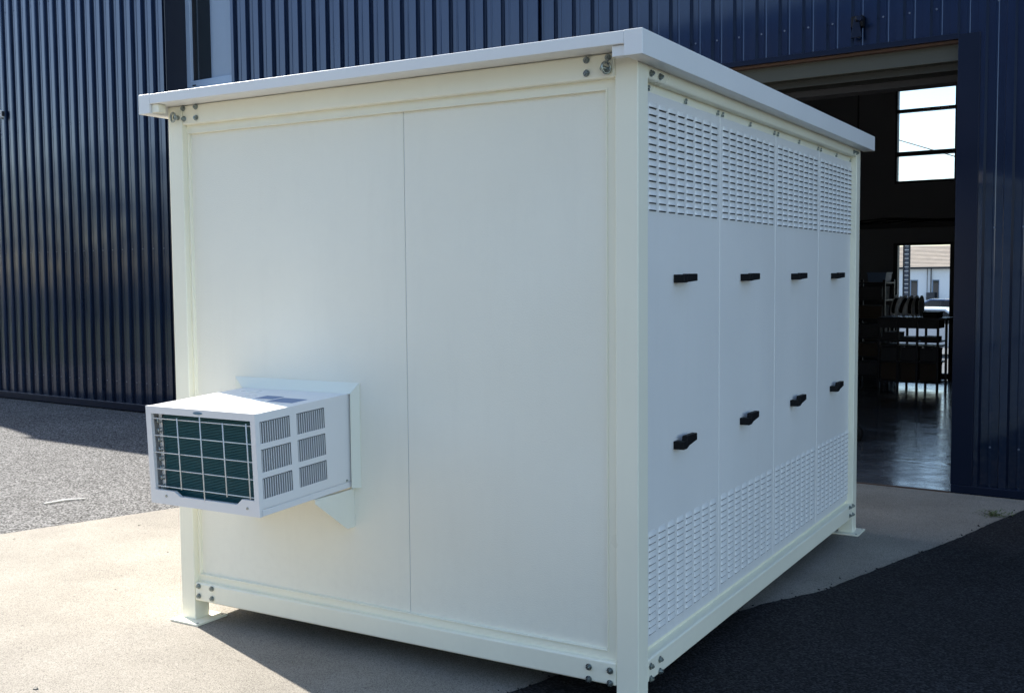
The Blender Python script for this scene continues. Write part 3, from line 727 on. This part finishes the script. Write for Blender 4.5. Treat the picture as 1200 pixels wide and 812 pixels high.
# ------------------------------------------------------------------ seen through the rear door
ws = thing('white_warehouse', 'long low white building with beige tiled roof seen through the glass door', 'building', F3(0, 90, -1.5), FA)
base = -1.5
wl_ = MB(); wu0, wu1 = -48, -6; h0, h1 = base, 2.22
cols = [(-24.78, -24.08), (-22.90, -22.27), (-21.0, -20.4), (-26.9, -26.3), (-29, -28.3), (-18.8, -18.2), (-16.6, -16)]
cols.sort(); edges = [wu0]+[v for c in cols for v in c]+[wu1]
for i in range(len(edges)-1):
    a, b = edges[i], edges[i+1]
    if i % 2: wl_.box((a, 0, 0), (b, .3, .9)); wl_.box((a, 0, 2.63), (b, .3, 3.75))
    else: wl_.box((a, 0, 0), (b, .3, 3.75))
wl_.build('wall', 'rwhite', ws)
for a, b in cols:
    q = MB().box((a, .1, .9), (b, .16, 2.63)).build('window', 'wframe', ws); MB().box((a+.08, .08, .98), (b-.08, .1, 2.55)).build('pane', 'dglass', q)
rf2 = MB().add([(wu0, -.3, 3.72), (wu1, -.3, 3.72), (wu1, 4.2, 5.7), (wu0, 4.2, 5.7), (wu0, -.3, 3.6), (wu1, -.3, 3.6), (wu1, 8.7, 3.6), (wu0, 8.7, 3.6)], [(0, 1, 2, 3), (4, 5, 1, 0), (3, 2, 6, 7), (1, 5, 6, 2), (0, 3, 7, 4)]).build('roof', 'tile', ws)
tl = MB()
for i in range(16):
    t0 = i/16; y = -.3+4.5*t0; z = 3.72+1.98*t0
    tl.box((wu0, y, z+.01), (wu1, y+.05, z+.05))
tag(tl.build('tile_course', 'tile', rf2), kind='stuff')
MB().box((wu0, -.42, 3.58), (wu1, -.30, 3.74)).build('gutter', 'darkmetal', ws)
for u in (-22.96, -23.28): MB().tube([(u, -.10, .0), (u, -.10, 3.6)], .05 if u > -23 else .03, 6).build('downpipe', 'darkmetal', ws)
MB().box((-23.25, -.5, .9), (-22.6, -.01, 1.5)).build('wall_unit', 'grey', ws)
ms = thing('lattice_mast', 'dark steel ladder mast standing in front of the white building', 'mast', F3(-19.6, 70, -1.15), FA)
for x in (-.2, .2): MB().box((x-.05, -.05, 0), (x+.05, .05, 7)).build('rail', 'darkmetal', ms)
MB().box((-.15, .06, 0), (.15, .10, 7)).build('back_panel', 'carb', ms)
for i in range(22): MB().box((-.15, -.02, .3+.3*i), (.15, .02, .34+.3*i)).build('rung', 'stick', ms)
def wheel_mesh():
    b = MB().prism([(.32*math.cos(i*PI/10), .32*math.sin(i*PI/10)) for i in range(20)], -.1, .1, 'y'); return b.mesh('wheel', 'rubber')
WM = wheel_mesh()
def car(u, o, z, rz, paint, label, van=False):
    t_ = thing('parked_car', label, 'car', F3(u, o, z), FA+rz, 'cars parked in the rear yard')
    if van: prof = [(-2.1, .35), (2.1, .35), (2.15, .8), (1.75, 1.02), (1.0, 1.85), (.4, 1.95), (-2.05, 1.95), (-2.15, 1.1)]; gl_ = [(1.62, 1.06), (.98, 1.78), (.35, 1.78), (.35, 1.1)]
    else: prof = [(-2.1, .3), (2.1, .3), (2.15, .65), (1.9, .82), (1.0, .95), (.35, 1.42), (-.9, 1.45), (-1.7, 1.02), (-2.15, .95)]; gl_ = [(.9, .98), (.32, 1.36), (-.85, 1.38), (-1.5, 1.02)]
    MB().prism(prof, -.82, .82, 'y').build('body', paint, t_, .06, segs=3)
    for s in (-1, 1):
        MB().prism(gl_, s*.822, s*.835, 'y').build('window', 'carg', t_)
        for x in (-1.35, 1.35): link('wheel', WM, t_, (x, s*.76, .32))
    return t_
car(-6.15, 24, -.68, R(10), 'carw', 'white car parked nearest behind the glass door')
car(-12.6, 34, -.82, R(-5), 'carw', 'white van with sloping nose parked behind the cable reels', True)
car(-10.6, 45, -.93, R(8), 'carb', 'dark blue car parked in front of the white building')
tag(MB().tube([F3(-80, 120, 34), F3(-9.5, 60, 7.0) , F3(-3, 55, 4.2)], .04, 5).build('overhead_wire', 'black'), 'thin dark overhead wire crossing the sky in the rear window', 'wire')

# ------------------------------------------------------------------ small ground things
tag(MB().tube([(-5.86, 1.53, .0), (-5.82, 1.70, .002), (-5.74, 1.83, .0)], [.006, .008, .004], 6).build('white_stick', 'stick'), 'thin bleached white stick lying on the sunlit grey asphalt', 'stick')
wd = thing('weed_clump', 'small low green weed growing at the slab edge by the doorway', 'weed', (.76, 4.62, .002))
lf = MB()
for i in range(120):
    a = random.uniform(0, 2*PI); r = random.uniform(0, .15)*(.4+.6*abs(math.cos(a))); h = random.uniform(.004, .030)
    T = Matrix.Translation((r*math.cos(a), r*math.sin(a)*1.0, h)) @ Matrix.Rotation(random.uniform(0, 6.28), 4, 'Z') @ Matrix.Rotation(random.uniform(-.7, .3), 4, 'Y')
    s_ = random.uniform(.010, .022)
    lf.add([(0, 0, 0), (s_, s_*.3, .002), (s_*2, 0, 0), (s_, -s_*.3, .002)], [(0, 1, 2, 3)], 0, T)
lf.build('foliage', 'weed', wd)
st = MB()
for i in range(6): a = i*1.05; st.tube([(0, 0, 0), (.06*math.cos(a), .05*math.sin(a), .012)], .0015, 4)
st.build('stem', 'weed', wd)

# ------------------------------------------------------------------ behind the camera: unseen hall, greenery and trees added for dark cladding reflections
nh = thing('unseen_hall', 'unseen dark metal hall added behind the viewer to darken reflections', 'building', (0, -19, 0), R(2))
nb = MB(); nb.box((-21, -14, 0), (3, 0, 10.4)); nb.build('wall', 'clad3', nh)
MB().box((-21.2, -14.2, 10.4), (3.2, .2, 10.6)).build('roof', 'clad2', nh)
for i in range(3):
    q = MB().box((-18+6.2*i, .0, 1.0), (-15.5+6.2*i, .06, 2.4)).build('window', 'wframe', nh); MB().box((-17.9+6.2*i, .06, 1.1), (-15.6+6.2*i, .07, 2.3)).build('pane', 'dglass', q)
def tree(x, y, h, label, seed):
    rng = random.Random(seed); t_ = thing('unseen_tree', label, 'tree', (x, y, 0), rng.uniform(0, 6), 'unseen trees added behind the viewer')
    tk = MB().tube([(0, 0, 0), (.1, 0, h*.3), (.0, .1, h*.6), (0, 0, h*.85)], [h*.03, h*.022, h*.014, h*.004], 8)
    for i in range(7):
        a = i*2.4; z = h*(.3+.07*i); tk.tube([(0, 0, z), (math.cos(a)*h*.13, math.sin(a)*h*.13, z+h*.12), (math.cos(a)*h*.24, math.sin(a)*h*.24, z+h*.2)], [h*.01, h*.007, h*.003], 5)
    tk.build('trunk', 'bark', t_)
    cr_ = MB(); cl = [(rng.uniform(-.26, .26)*h, rng.uniform(-.26, .26)*h, h*rng.uniform(.42, .92), h*rng.uniform(.08, .15)) for _ in range(22)]
    for cx, cy, cz, r in cl:
        for _ in range(110):
            d = Vector((rng.gauss(0, 1), rng.gauss(0, 1), rng.gauss(0, .8))).normalized()*r*rng.uniform(.5, 1.05)
            s_ = rng.uniform(.10, .2); T = Matrix.Translation(Vector((cx, cy, cz))+d) @ Matrix.Rotation(rng.uniform(0, 6.3), 4, 'Z') @ Matrix.Rotation(rng.uniform(-1.2, 1.2), 4, 'X')
            cr_.add([(-s_, 0, 0), (0, -s_*.5, .02), (s_, 0, 0), (0, s_*.5, .02)], [(0, 1, 2, 3)], 0, T)
    cr_.build('crown', 'leaf', t_)
hd_ = thing('unseen_hedge', 'long dense greenery added unseen behind the viewer to darken reflections', 'unseen_hedge', (0, 0, 0))  # added to cover the bright horizon band mirrored in the left cladding
hb = MB(); rng = random.Random(5); hp = [(-22, -21.5), (-33, -17.5), (-45, -11.5), (-62, -2), (-78, 9)]
for (x0, y0), (x1, y1) in zip(hp[:-1], hp[1:]):
    for _ in range(3600):
        t = rng.random(); z = rng.uniform(.1, 3.6)+.25*math.sin(t*19); a = rng.gauss(0, .5); s_ = rng.uniform(.10, .2)
        T = Matrix.Translation((x0+(x1-x0)*t+a*.5, y0+(y1-y0)*t+a, z)) @ Matrix.Rotation(rng.uniform(0, 6.3), 4, 'Z') @ Matrix.Rotation(rng.uniform(.6, 1.6), 4, 'X')
        hb.add([(-s_, 0, 0), (0, -s_*.6, .02), (s_, 0, 0), (0, s_*.6, .02)], [(0, 1, 2, 3)], 0, T)
hb.build('foliage', 'leaf', hd_)
hs = MB()
for (x0, y0), (x1, y1) in zip(hp[:-1], hp[1:]):
    for k in range(14): t = (k+.5)/14; hs.tube([(x0+(x1-x0)*t, y0+(y1-y0)*t, 0), (x0+(x1-x0)*t+.1, y0+(y1-y0)*t, 2.8)], [.05, .02], 5)
tag(hs.build('stem', 'bark', hd_), kind='stuff')
TR = ((-25.5, -22, 7.6), (-29.5, -20.5, 8.2), (-33.5, -19, 7.4), (-37.5, -16.5, 8.4), (-41.5, -14.5, 7.8), (-46, -12.5, 8.6), (-50.5, -9.5, 8.0))
ORD = ('nearest to the hall', 'second from the hall', 'third from the hall', 'fourth from the hall', 'fifth from the hall', 'sixth from the hall', 'farthest from the hall')
for i, (x, y, h) in enumerate(TR): tree(x, y, h, 'unseen broadleaf tree in the row added behind the viewer, '+ORD[i], 30+i)
